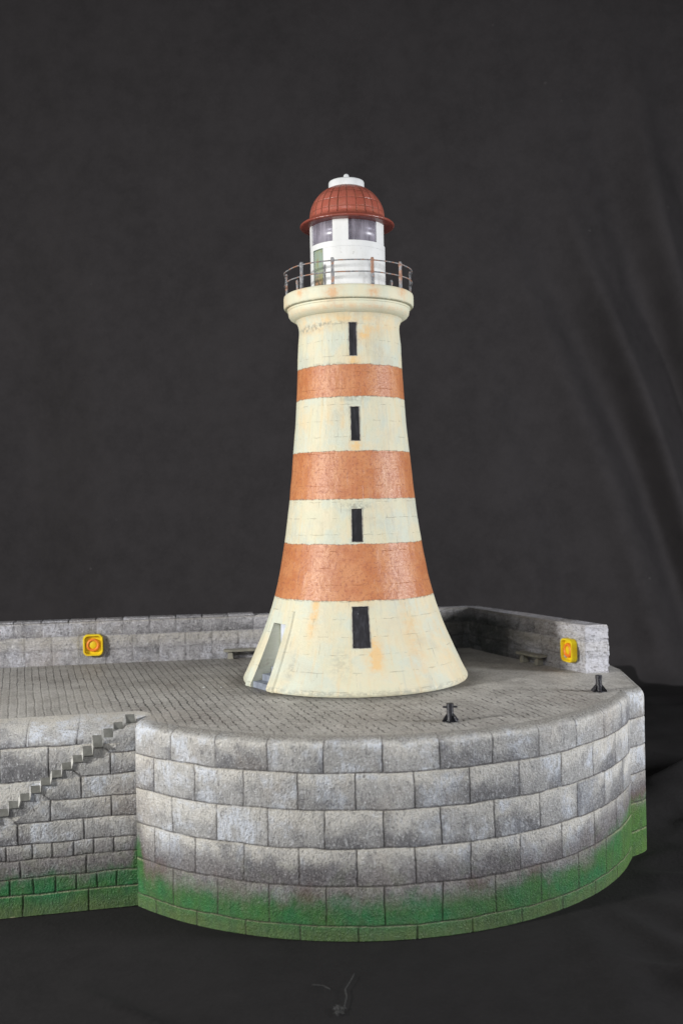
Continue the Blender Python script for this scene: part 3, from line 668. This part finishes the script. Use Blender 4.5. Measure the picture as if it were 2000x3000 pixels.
# coping: separate top stones along the wall
def coping():
    bm = bmesh.new()
    poly = [bm.verts.new((v_.x - PC.x, v_.y - PC.y, PH - .001 - GZ)) for v_ in cl]
    t = tessellate_polygon([cl])
    for q in t:
        f = bm.faces.new([poly[i] for i in q])
    me = bm_mesh(bm)
    for n_, val in (('jd', 0.0), ('bu', .5), ('bv', .8), ('rnd', .4)):
        at = me.attributes.new(n_, 'FLOAT', 'POINT'); at.data.foreach_set('value', np.full(len(me.vertices), val, dtype=np.float32))
    if me.polygons[0].normal.z < 0: me.flip_normals()
    link('parapet_top', me, M_para, pier)
coping()
random.seed(12)
for i in range(17):       # coping stones of the long back run
    s0 = -1.85 + .165 * i + (-.3205 + 1.85 - .165 * 9); s1 = s0 + .161
    if s1 > 2.36: continue
    bm = bmesh.new(); zt = PH + random.uniform(.007, .011)
    A_ = P1 + D1 * s0; B_ = P1 + D1 * s1; nb_ = np.array([-D1[1], D1[0]]); f0, f1 = -.003 - random.uniform(0, .004), .092
    c = [A_ + nb_ * f0, B_ + nb_ * f0, B_ + nb_ * f1, A_ + nb_ * f1]
    hexa(bm, [(x - PC.x, y - PC.y, PH - .004 - GZ) for x, y in c] + [(x - PC.x, y - PC.y, zt - GZ) for x, y in c])
    bevel(bm, .006, 3); me = bm_mesh(bm)
    for n_, val in (('jd', 0.0), ('bu', .5), ('bv', .75), ('rnd', random.random())):
        at = me.attributes.new(n_, 'FLOAT', 'POINT'); at.data.foreach_set('value', np.full(len(me.vertices), val, dtype=np.float32))
    link('coping_stone', me, M_para, pier, True)

# stair cut into the straight wall: pier > stairs > step
st_root = None
def lip_inset(z):
    if z <= -LB: return 0.0
    return lipL * (1 - math.sqrt(max(0, 1 - ((z + LB) / LB) ** 2)))
st0 = STS
bm = bmesh.new()
def sp(s_, o_, z_):      # along wall, outwards, height
    p = C0 + AX * s_ + NX * o_; return (p[0] - PC.x, p[1] - PC.y, z_ - GZ)
def plane_fix(s_, z_, o_):     # keep the step where it is seen when it recedes with the lip
    y0 = (C0 + AX * s_)[1]; y1 = (C0 + AX * s_ + NX * o_)[1]; return 1 - (1 - z_) * y1 / y0
stepdata = []
for (s_, z_) in st0:
    o_ = .0
    for _ in range(4): o_ = -lip_inset(min(plane_fix(s_, z_, o_) - .012, -.0005)) * .85
    stepdata.append((s_, plane_fix(s_, z_, o_), o_))
for k, (s_, z_, o_) in enumerate(stepdata):
    bm = bmesh.new(); W_ = .0415
    ns, nz_, no = stepdata[k - 1] if k > 0 else (s_ + .046, z_ + .001, o_)
    o_ += (.014, .016, .016, .012, .006)[k] if k < 5 else 0; no += (0, .014, .016, .016, .012, .006)[k] if k < 6 else 0
    pts = [(s_, z_, o_), (s_ + W_, z_, o_), (ns + .0002, nz_ if k > 0 else z_, no)]
    bk, ft, bt = [], [], []
    for (a_, h_, q_) in pts:
        bk.append(bm.verts.new(sp(a_, q_ - .012, h_ - .001))); ft.append(bm.verts.new(sp(a_ + .005, q_ + .017, h_ - .050))); bt.append(bm.verts.new(sp(a_ + .004, q_ - .006, h_ - .056)))
    bb = [bm.verts.new(sp(a_, q_ - .034, z_ - .075)) for (a_, h_, q_) in pts]
    bm.faces.new((bk[0], ft[0], ft[1], bk[1])); bm.faces.new((bk[1], ft[1], ft[2], bk[2]))
    for i in (0, 1): bm.faces.new((ft[i], bt[i], bt[i + 1], ft[i + 1])); bm.faces.new((bk[i], bk[i + 1], bb[i + 1], bb[i])); bm.faces.new((bb[i], bb[i + 1], bt[i + 1], bt[i]))
    bm.faces.new((bk[0], bb[0], bt[0], ft[0])); bm.faces.new((bk[2], ft[2], bt[2], bb[2]))
    me = bm_mesh(bm)
    if st_root is None:
        base = bmesh.new(); N_ = len(stepdata)
        for a, b_ in zip(stepdata[1:], stepdata[:-1]):      # sloping string under the treads
            hexa(base, [sp(a[0], a[2] - .012, a[1] - .075), sp(b_[0], b_[2] - .012, b_[1] - .075), sp(b_[0], b_[2] - .03, b_[1] - .10), sp(a[0], a[2] - .03, a[1] - .10),
                        sp(a[0], a[2] - .010, a[1] - .060), sp(b_[0], b_[2] - .010, b_[1] - .060), sp(b_[0], b_[2] - .03, b_[1] - .050), sp(a[0], a[2] - .03, a[1] - .050)])
        bm2 = bm_mesh(base)
        for n_, val in (('jd', 0.0), ('bu', .5), ('bv', .7), ('rnd', .3)):
            at = bm2.attributes.new(n_, 'FLOAT', 'POINT'); at.data.foreach_set('value', np.full(len(bm2.vertices), val, dtype=np.float32))
        st_root = link('stairs', bm2, M_wall, pier); st_root['label'] = 'narrow grey steps climbing the straight wall'
    o = link('step', me, [M_tread, M_riser], st_root)
    for i, p_ in enumerate(o.data.polygons): p_.material_index = 0 if i == 0 else 1

# ------------------------------------------------------------------ lighthouse
lh = empty('lighthouse', (CX, CY, 0.0)); tag(lh, 'tall cream and terracotta banded lighthouse model with red dome on the pier', 'lighthouse')
PROF = [(0, .632), (.02, .6285), (.06, .608), (.174, .5555), (.31, .498), (.4536, .4505), (.60, .415), (.762, .3855), (.88, .368), (1.002, .353), (1.26, .3275), (1.40, .314), (1.549, .3035), (1.7255, .2945), (1.865, .2890), (1.93, .2835), (1.962, .2830), (1.985, .2875), (2.008, .299), (2.012, .304)]
def Rz(z):
    zs = [p[0] for p in PROF]; rs = [p[1] for p in PROF]
    i = min(max(int(np.searchsorted(zs, z)) - 1, 0), len(zs) - 2)
    # catmull-rom between samples
    g = lambda k: rs[min(max(k, 0), len(rs) - 1)]; h = lambda k: zs[min(max(k, 0), len(zs) - 1)]
    t = (z - zs[i]) / (zs[i + 1] - zs[i]); dz = zs[i + 1] - zs[i]
    m0 = (g(i + 1) - g(i - 1)) / max(h(i + 1) - h(i - 1), 1e-6) * dz; m1 = (g(i + 2) - g(i)) / max(h(i + 2) - h(i), 1e-6) * dz
    return (2 * t**3 - 3 * t**2 + 1) * rs[i] + (t**3 - 2 * t**2 + t) * m0 + (-2 * t**3 + 3 * t**2) * rs[i + 1] + (t**3 - t**2) * m1
DPHI = R_(-55.0); dn = np.array([math.sin(DPHI), -math.cos(DPHI)]); dt = np.array([math.cos(DPHI), math.sin(DPHI)])
def dloc(t, r, z): p = dn * r + dt * t; return (p[0], p[1], z)
def build_tower():
    n = 512
    zs = np.unique(np.concatenate([[0, .004, .010, .018, .03], np.linspace(.03, 2.012, 190), [.4085, .4115]]))
    a = np.arange(n) * 2 * math.pi / n
    V = []
    for z in zs:
        r = Rz(z)
        if z < .02: r -= .014 * (1 - math.sqrt(max(0, 1 - ((.02 - z) / .02) ** 2)))
        rr = np.full(n, r) + .0012 * vnoise(a * 14, np.full(n, z * 14), 77)
        x = rr * np.sin(a); y = -rr * np.cos(a)
        if z <= .4105:
            tt = x * dt[0] + y * dt[1]; nn_ = x * dn[0] + y * dn[1]; hw = .105 + .035 * (1 - z / .41)
            m = (nn_ > 0) & (np.abs(tt + .012) < hw)
            add_ = np.where(m, np.maximum(r - .002 - nn_, 0), 0) if True else 0
            x = x + dn[0] * add_; y = y + dn[1] * add_
        V.append(np.stack([x, y, np.full(n, z)], -1))
    V = np.stack(V, 1)            # n, nz, 3
    nz = len(zs)
    bm = bmesh.new(); vs = [[bm.verts.new(V[i, j]) for j in range(nz)] for i in range(n)]
    for i in range(n):
        for j in range(nz - 1): bm.faces.new((vs[i][j], vs[(i + 1) % n][j], vs[(i + 1) % n][j + 1], vs[i][j + 1]))
    bm.faces.new([vs[i][0] for i in range(n)][::-1]); bm.faces.new([vs[i][-1] for i in range(n)])
    me = bm_mesh(bm); me.materials.append(M_tower); me.materials.append(M_reveal); me.materials.append(M_jamb)
    tw = bpy.data.objects.new('tower', me); COL.objects.link(tw)
    wins = [(3.3, 1.7726, 1.955, .040, .040), (3.7, 1.3154, 1.4995, .046, .045), (3.0, .7765, .953, .056, .055), (3.3, .236, .4435, .092, .082)]
    cut = bmesh.new(); faces_w = []
    for (ph, z0, z1, wb, wt) in wins:
        p = R_(ph); n2 = np.array([math.sin(p), -math.cos(p)]); t2 = np.array([math.cos(p), math.sin(p)])
        q = []
        for z, w_ in ((z0, wb), (z1, wt)):
            for tt, rr in ((-w_ / 2, Rz(z) + .05), (w_ / 2, Rz(z) + .05), (w_ / 2, Rz(z) - .013), (-w_ / 2, Rz(z) - .013)):
                v_ = n2 * rr + t2 * tt; q.append((v_[0], v_[1], z))
        hexa(cut, q)
    for f in cut.faces: f.material_index = 1
    nf0 = len(cut.faces)
    q = []
    for z, h0, h1, zz in ((-.01, -.083, .083, -.02), (.3376, -.060, .060, .34)):
        for tt, rr in ((h0, .75), (h1, .75), (h1, .44), (h0, .44)): q.append(dloc(tt - .012, rr, zz))
    hexa(cut, q)
    for f in list(cut.faces)[nf0:]: f.material_index = 2
    bmesh.ops.recalc_face_normals(cut, faces=cut.faces)
    mc = bpy.data.meshes.new('c'); cut.to_mesh(mc); cut.free(); 
    for m_ in (M_tower, M_reveal, M_jamb): mc.materials.append(m_)
    oc = bpy.data.objects.new('cutter', mc); COL.objects.link(oc)
    md = tw.modifiers.new('b', 'BOOLEAN'); md.operation = 'DIFFERENCE'; md.object = oc; md.solver = 'EXACT'
    bpy.context.view_layer.update()
    ev = tw.evaluated_get(bpy.context.evaluated_depsgraph_get()); new = bpy.data.meshes.new_from_object(ev)
    bpy.data.objects.remove(tw); bpy.data.objects.remove(oc)
    new.transform(Matrix.Scale(K, 4)); new.shade_smooth()
    new.set_sharp_from_angle(angle=R_(32))
    o = bpy.data.objects.new('tower', new); COL.objects.link(o); o.parent = lh
    for (ph, z0, z1, wb, wt) in wins:
        p = R_(ph); n2 = np.array([math.sin(p), -math.cos(p)]); t2 = np.array([math.cos(p), math.sin(p)]); bm = bmesh.new(); q = []
        for z, w_ in ((z0 + .0008, wb - .002), (z1 - .0008, wt - .002)):
            for tt, rr in ((-w_ / 2, Rz(z) - .0085), (w_ / 2, Rz(z) - .0085), (w_ / 2, Rz(z) - .0125), (-w_ / 2, Rz(z) - .0125)):
                v_ = n2 * rr + t2 * tt; q.append((v_[0], v_[1], z))
        hexa(bm, q); wo = link('window', bm_mesh(bm), M_pane, lh)
        bm = bmesh.new()                         # thin raised frame round the slit
        for (ta_, za, tb_, zb) in ((-1, z0, -1, z1), (1, z0, 1, z1), (-1, z0, 1, z0), (-1, z1, 1, z1)):
            pts = []
            for f_ in np.linspace(0, 1, 6):
                z = za + (zb - za) * f_; w_ = wb + (wt - wb) * (z - z0) / (z1 - z0); tt = (ta_ + (tb_ - ta_) * f_) * (w_ / 2 + .0015)
                v_ = n2 * math.sqrt(max(Rz(z) ** 2 - tt * tt, 0)) + t2 * tt; pts.append((v_[0], v_[1], z))
            tube_path(bm, pts, .0022, 6)
        link('frame', bm_mesh(bm), M_reveal, wo, True)
build_tower()
# entrance: three slate steps and an inner door inside the passage
for k in range(3):
    r1 = .612 - .055 * k; z1 = .034 * (k + 1); bm = bmesh.new()
    hw = .080 - .003 * k
    hexa(bm, [dloc(-hw - .012, r1, .001), dloc(hw - .012, r1, .001), dloc(hw - .012, .4405, .001), dloc(-hw - .012, .4405, .001), dloc(-hw - .012, r1 - .002, z1 - .0006 * k), dloc(hw - .012, r1 - .002, z1 - .0006 * k), dloc(hw - .012, .4405, z1 - .0006 * k), dloc(-hw - .012, .4405, z1 - .0006 * k)])
    bevel(bm, .0015, 1); link('step', bm_mesh(bm), M_step, lh)
bm = bmesh.new(); hexa(bm, [dloc(-.073, .4455, .104), dloc(.052, .4455, .104), dloc(.052, .4402, .104), dloc(-.073, .4402, .104), dloc(-.066, .4455, .332), dloc(.045, .4455, .332), dloc(.045, .4402, .332), dloc(-.066, .4402, .332)])
link('inner_door', bm_mesh(bm), M_idoor, lh)

# gallery
gp = [(.290, 2.005), (.303, 2.008), (.315, 2.014), (.330, 2.024), (.3385, 2.036), (.3405, 2.048), (.3415, 2.060), (.3455, 2.064), (.346, 2.071), (.349, 2.0735), (.3585, 2.074), (.363, 2.080), (.3655, 2.090), (.3655, 2.134), (.3635, 2.143), (.359, 2.147), (.05, 2.147)]
g_ = link('gallery', bm_mesh(lathe(gp, 180)), M_gallery, lh, True); g_.data.set_sharp_from_angle(angle=R_(38))
# lantern room
RL, RI = .2107, .200; zs0, zs1 = 2.4175, 2.5325
def lathe_lat(prof): return lathe(prof, 128, False, False)
def lantern():
    bm = bmesh.new()
    d0, d1 = R_(-64), R_(-41); n = 180
    lo = arc_block(RI, RL, 2.1475, 2.385, d1, d0 + 2 * math.pi, 150)    # wall, open at the door
    up = lathe([(RI, 2.3855), (RL, 2.3855), (RL, zs0), (RI, zs0), (RI, 2.3855)], 150, False, False)
    me1 = bm_mesh(lo); me2 = bm_mesh(up); bm.from_mesh(me1); bm.from_mesh(me2)
    return bm_mesh(bm)
lan = link('lantern_room', lantern(), M_lantern, lh, True); lan.data.set_sharp_from_angle(angle=R_(40))
for k in range(5):
    c = R_(-11 + 72 * k); link('pillar', bm_mesh(arc_block(RI, RL + .0005, zs0 + .0002, zs1, c - R_(12), c + R_(12), 12)), M_lantern, lan, False)
    link('window_pane', bm_mesh(arc_block(RI + .001, RI + .003, zs0, zs1, c + R_(12.2), c + R_(59.8), 24)), M_glass, lan, True)
link('door', bm_mesh(arc_block(RI - .002, RI + .0045, 2.1478, 2.385, R_(-64), R_(-41), 8)), M_ldoor, lan, False)
bm = bmesh.new()
for a_ in (-64, -41): tube_path(bm, [(RL * math.sin(R_(a_)), -RL * math.cos(R_(a_)), z) for z in (2.148, 2.385)], .0018, 6)
tube_path(bm, [(RL * math.sin(R_(a_)), -RL * math.cos(R_(a_)), 2.385) for a_ in np.linspace(-64, -41, 8)], .0018, 6)
link('door_frame', bm_mesh(bm), simple('grey_green_paint', (.26, .33, .28), .5), lan, True)
# dome
dp = [(.185, 2.533), (.255, 2.5335), (.2625, 2.536), (.2655, 2.541), (.2645, 2.5465), (.258, 2.552), (.240, 2.560), (.224, 2.570), (.2145, 2.580)]
for t in np.linspace(0, 1, 24):
    a_ = t * R_(63); dp.append((.2115 * math.cos(a_) ** .92, 2.585 + .190 * math.sin(a_)))
dm = link('dome', bm_mesh(lathe(dp, 156)), M_dome, lh, True); dm.data.set_sharp_from_angle(angle=R_(50))
cpf = [(.0995, 2.742), (.1005, 2.746), (.1005, 2.788), (.098, 2.7935), (.092, 2.797), (.05, 2.801), (.021, 2.803)]
cap = link('cap', bm_mesh(lathe(cpf, 96)), M_white, dm, True); cap.data.set_sharp_from_angle(angle=R_(40))
link('finial', bm_mesh(lathe([(.0215, 2.801), (.0185, 2.806), (.0160, 2.826), (.0135, 2.836), (.008, 2.841), (.002, 2.842)], 32)), M_white, dm, True)
# railing
rl = empty('railing', (0, 0, 0)); rl.parent = lh
def rail(z, a0, a1, seed):
    bm = bmesh.new(); A_ = np.linspace(R_(a0), R_(a1), 110); rs = np.random.RandomState(seed)
    wob = np.interp(np.linspace(0, 12, 110), range(13), rs.rand(13) * .006 - .003)
    tube_path(bm, [((.3585 + w_ * .5) * math.sin(a), -(.3585 + w_ * .5) * math.cos(a), z + w_) for a, w_ in zip(A_, wob)], .0036, 8)
    link('rail', bm_mesh(bm), M_rust, rl, True)
rail(2.2758, -101, 99, 1); rail(2.2127, -101, 102, 2)
rr_ = random.Random(4)
for a_ in (-124, -97, -46, -14, 21, 53, 96, 134):
    a = R_(a_); bm = bmesh.new(); u_ = Vector((math.sin(a), -math.cos(a), 0)); t_ = Vector((math.cos(a), math.sin(a), 0))
    c0 = u_ * .353; rings = []
    for z, h in ((2.146, .0095), (2.152, .0075), (2.175, .0068), (2.205, .0078), (2.214, .0082), (2.222, .0070), (2.262, .0064), (2.268, .0080), (2.284, .0080), (2.291, .0055)):
        h *= rr_.uniform(.94, 1.08); rings.append([bm.verts.new(c0 + u_ * sx * h * .8 + t_ * sy * h + Vector((0, 0, z))) for sx, sy in ((-1, -1), (1, -1), (1, 1), (-1, 1))])
    for A_, B_ in zip(rings[:-1], rings[1:]):
        for k in range(4): bm.faces.new((A_[k], A_[(k + 1) % 4], B_[(k + 1) % 4], B_[k]))
    bm.faces.new(rings[0][::-1]); bm.faces.new(rings[-1]); link('post', bm_mesh(bm), M_rust, rl)

# ------------------------------------------------------------------ life ring boxes on the parapet
def rrect(hw, hh, r, n=10):
    pts = []
    for cx_, cy_, a0 in ((hw - r, hh - r, 0), (-hw + r, hh - r, 90), (-hw + r, -hh + r, 180), (hw - r, -hh + r, 270)):
        for k in range(n + 1): a = R_(a0 + 90 * k / n); pts.append((cx_ + r * math.cos(a), cy_ + r * math.sin(a)))
    return pts
def life_ring(name, p, d, label):
    """box opens towards -Y of its own frame; d is the wall's direction"""
    rz = math.atan2(d[1], d[0]); root = empty(name, (p[0], p[1], p[2]), rz); tag(root, label, 'life ring', 'life ring boxes on the parapet')
    hw, hh, D = .0605, .0665, .036
    bm = bmesh.new(); sec = [(hw, hh, .030, 0.0), (hw, hh, .030, -D + .003), (hw - .002, hh - .002, .029, -D), (hw - .009, hh - .009, .024, -D), (hw - .011, hh - .011, .022, -D + .003), (hw - .013, hh - .013, .021, -.014)]
    rings = []
    for a, b, r, y in sec: rings.append([bm.verts.new((x, y, z)) for x, z in rrect(a, b, r)])
    m = len(rings[0])
    for A_, B_ in zip(rings[:-1], rings[1:]):
        for k in range(m): bm.faces.new((A_[k], A_[(k + 1) % m], B_[(k + 1) % m], B_[k]))
    bm.faces.new(rings[-1]); bm.faces.new(rings[0][::-1]); link('housing', bm_mesh(bm), M_yellow, root, True).data.set_sharp_from_angle(angle=R_(50))
    bm = bmesh.new(); Rm, rm = .0325, .0095; n1, n2 = 40, 12; vs = []
    for i in range(n1):
        a = 2 * math.pi * i / n1; vs.append([bm.verts.new(((Rm + rm * math.cos(b)) * math.cos(a), -.0215 + rm * 1.2 * math.sin(b), (Rm + rm * math.cos(b)) * math.sin(a))) for b in [2 * math.pi * j / n2 for j in range(n2)]])
    for i in range(n1):
        for j in range(n2): bm.faces.new((vs[i][j], vs[(i + 1) % n1][j], vs[(i + 1) % n1][(j + 1) % n2], vs[i][(j + 1) % n2]))
    link('ring', bm_mesh(bm), M_orange, root, True)
    bm = lathe([(.026, 0), (.026, .008), (.022, .012), (.010, .013)], 32); bmesh.ops.rotate(bm, verts=bm.verts, matrix=Matrix.Rotation(R_(90), 3, 'X')); bmesh.ops.translate(bm, verts=bm.verts, vec=(0, -.0138, 0))
    link('centre', bm_mesh(bm), M_yellow, root, True)
pL = P1 + D1 * (-.010); life_ring('life_ring_box', (pL[0] , pL[1] + .003, .121), D1, 'yellow life ring box with orange ring on the left stretch of parapet')
rd = np.array([1.351, 5.661]) - (P2 + (np.array([1.351, 5.661]) - P2) * .5 + np.array([-.012, -.012])); rd = rd / np.linalg.norm(rd)
pR = np.array([1.351, 5.661]) - rd * .118
life_ring('life_ring_box', (pR[0] + .002, pR[1], .117), np.array([math.cos(math.atan2(rd[1], rd[0]) - R_(9)), math.sin(math.atan2(rd[1], rd[0]) - R_(9))]), 'yellow life ring box with orange ring by the right end of the parapet')

# ------------------------------------------------------------------ benches
def bench(p, d, label, L=.25):
    rz = math.atan2(d[1], d[0]); root = empty('stone_bench', (p[0], p[1], 0.0), rz); tag(root, label, 'bench', 'stone benches along the parapet')
    bm = bmesh.new(); box(bm, -L / 2, L / 2, -.062, .0, .048, .062); bevel(bm, .002, 2); link('seat', bm_mesh(bm), M_bench, root)
    for sx in (-1, 1):
        bm = bmesh.new(); x = sx * (L / 2 - .042); box(bm, x - .017, x + .017, -.056, -.006, .001, .048, (.72, .62)); bevel(bm, .0015, 1); link('leg', bm_mesh(bm), M_bench, root)
pB = P1 + D1 * .925; bench((pB[0] , pB[1] - .005), D1, 'pale stone bench against the back parapet, partly behind the lighthouse foot')
mdir = rd; pB2 = np.array([1.351, 5.661]) - rd * .435; nrm_ = np.array([rd[1], -rd[0]])
bench((pB2[0] + nrm_[0] * .004, pB2[1] + nrm_[1] * .004), rd, 'pale stone bench in shade against the right parapet', .22)

# ------------------------------------------------------------------ mooring bollards
def bollard(p, rz, label, s_=1.0, bar=True):
    root = empty('mooring_bollard', (p[0], p[1], 0.0), rz); tag(root, label, 'bollard', 'black mooring bollards near the pier edge')
    r = .0165 * s_; h = .088 * s_
    bm = lathe([(.032 * s_, .0006), (.032 * s_, .003), (r * 1.12, .004), (r, .012), (r, h * .78), (r * 1.10, h * .79), (r * 1.10, h * .97), (r * .98, h), (r * .70, h), (r * .68, h * .93)], 28)
    post = link('post', bm_mesh(bm), M_black, root, True); post.data.set_sharp_from_angle(angle=R_(35))
    for k in range(6):
        a = 2 * math.pi * k / 6 + .3; c, s2 = math.cos(a), math.sin(a); bm = bmesh.new(); w_ = .0028 * s_
        prof = [(r * .8, .0008), (.043 * s_, .0008), (.043 * s_, .007 * s_), (r * .95, h * .46), (r * .8, h * .46)]
        A_ = [bm.verts.new((x * c - w_ * s2, x * s2 + w_ * c, z)) for x, z in prof]; B_ = [bm.verts.new((x * c + w_ * s2, x * s2 - w_ * c, z)) for x, z in prof]
        bm.faces.new(A_); bm.faces.new(B_[::-1])
        for i in range(5): bm.faces.new((A_[i], B_[i], B_[(i + 1) % 5], A_[(i + 1) % 5]))
        link('fin', bm_mesh(bm), M_black, root)
    bm = bmesh.new(); b_ = .036 * s_; tube_path(bm, [(-b_, 0, h * .80), (-b_ + .004, 0, h * .80), (b_ - .004, 0, h * .80), (b_, 0, h * .80)], lambda i: (.0045 if i in (0, 3) else .0048) * s_, 8)
    link('crossbar', bm_mesh(bm), M_black, root, True)
bollard((.468, 4.512), .05, 'black bollard with a crossbar at the front rim below the lighthouse', .92)
bollard((1.292, 5.135), 1.35, 'black finned bollard near the right end of the parapet', .95)

# ------------------------------------------------------------------ crumbs and lint
def crumb(p, r, label):
    bm = bmesh.new(); bmesh.ops.create_icosphere(bm, subdivisions=2, radius=r); rq = random.Random(int(p[0] * 1000))
    for v_ in bm.verts: v_.co *= rq.uniform(.75, 1.2); v_.co.z *= .5
    o = link('crumb', bm_mesh(bm), M_white, None, False, p); tag(o, label, 'crumb', 'white crumbs on the paving')
crumb((-.758, 5.43, .004), .0075, 'larger white crumb on the paving left of the lighthouse')
crumb((-.665, 5.42, .0035), .0055, 'smaller white crumb nearer the lighthouse door')
bm = bmesh.new(); rq = random.Random(2)
for i in range(26):
    a = rq.uniform(0, 6.3); L = rq.uniform(.008, .02); x0, y0 = rq.uniform(-.02, .02), rq.uniform(-.02, .03)
    tube_path(bm, [(x0, y0, .004), (x0 + L * .5 * math.cos(a), y0 + L * .5 * math.sin(a) * 1.6, .008), (x0 + L * math.cos(a + .6), y0 + L * math.sin(a + .6) * 1.6, .005)], .0007, 4)
tube_path(bm, [(.02, .02, .006), (.03, .10, .006), (.025, .16, .006), (.045, .22, .006), (.06, .28, .006)], .0009, 4)
tube_path(bm, [(-.03, .16, .006), (-.06, .19, .006), (-.10, .20, .006)], .0008, 4)
M_lint = simple('lint_fluff', (.10, .10, .10), .9)
tag(link('lint_tuft', bm_mesh(bm), M_lint, None, False, (-.045, 3.62, GZ + .004)), 'pale tuft of lint with a stray thread on the black cloth in front', 'lint')
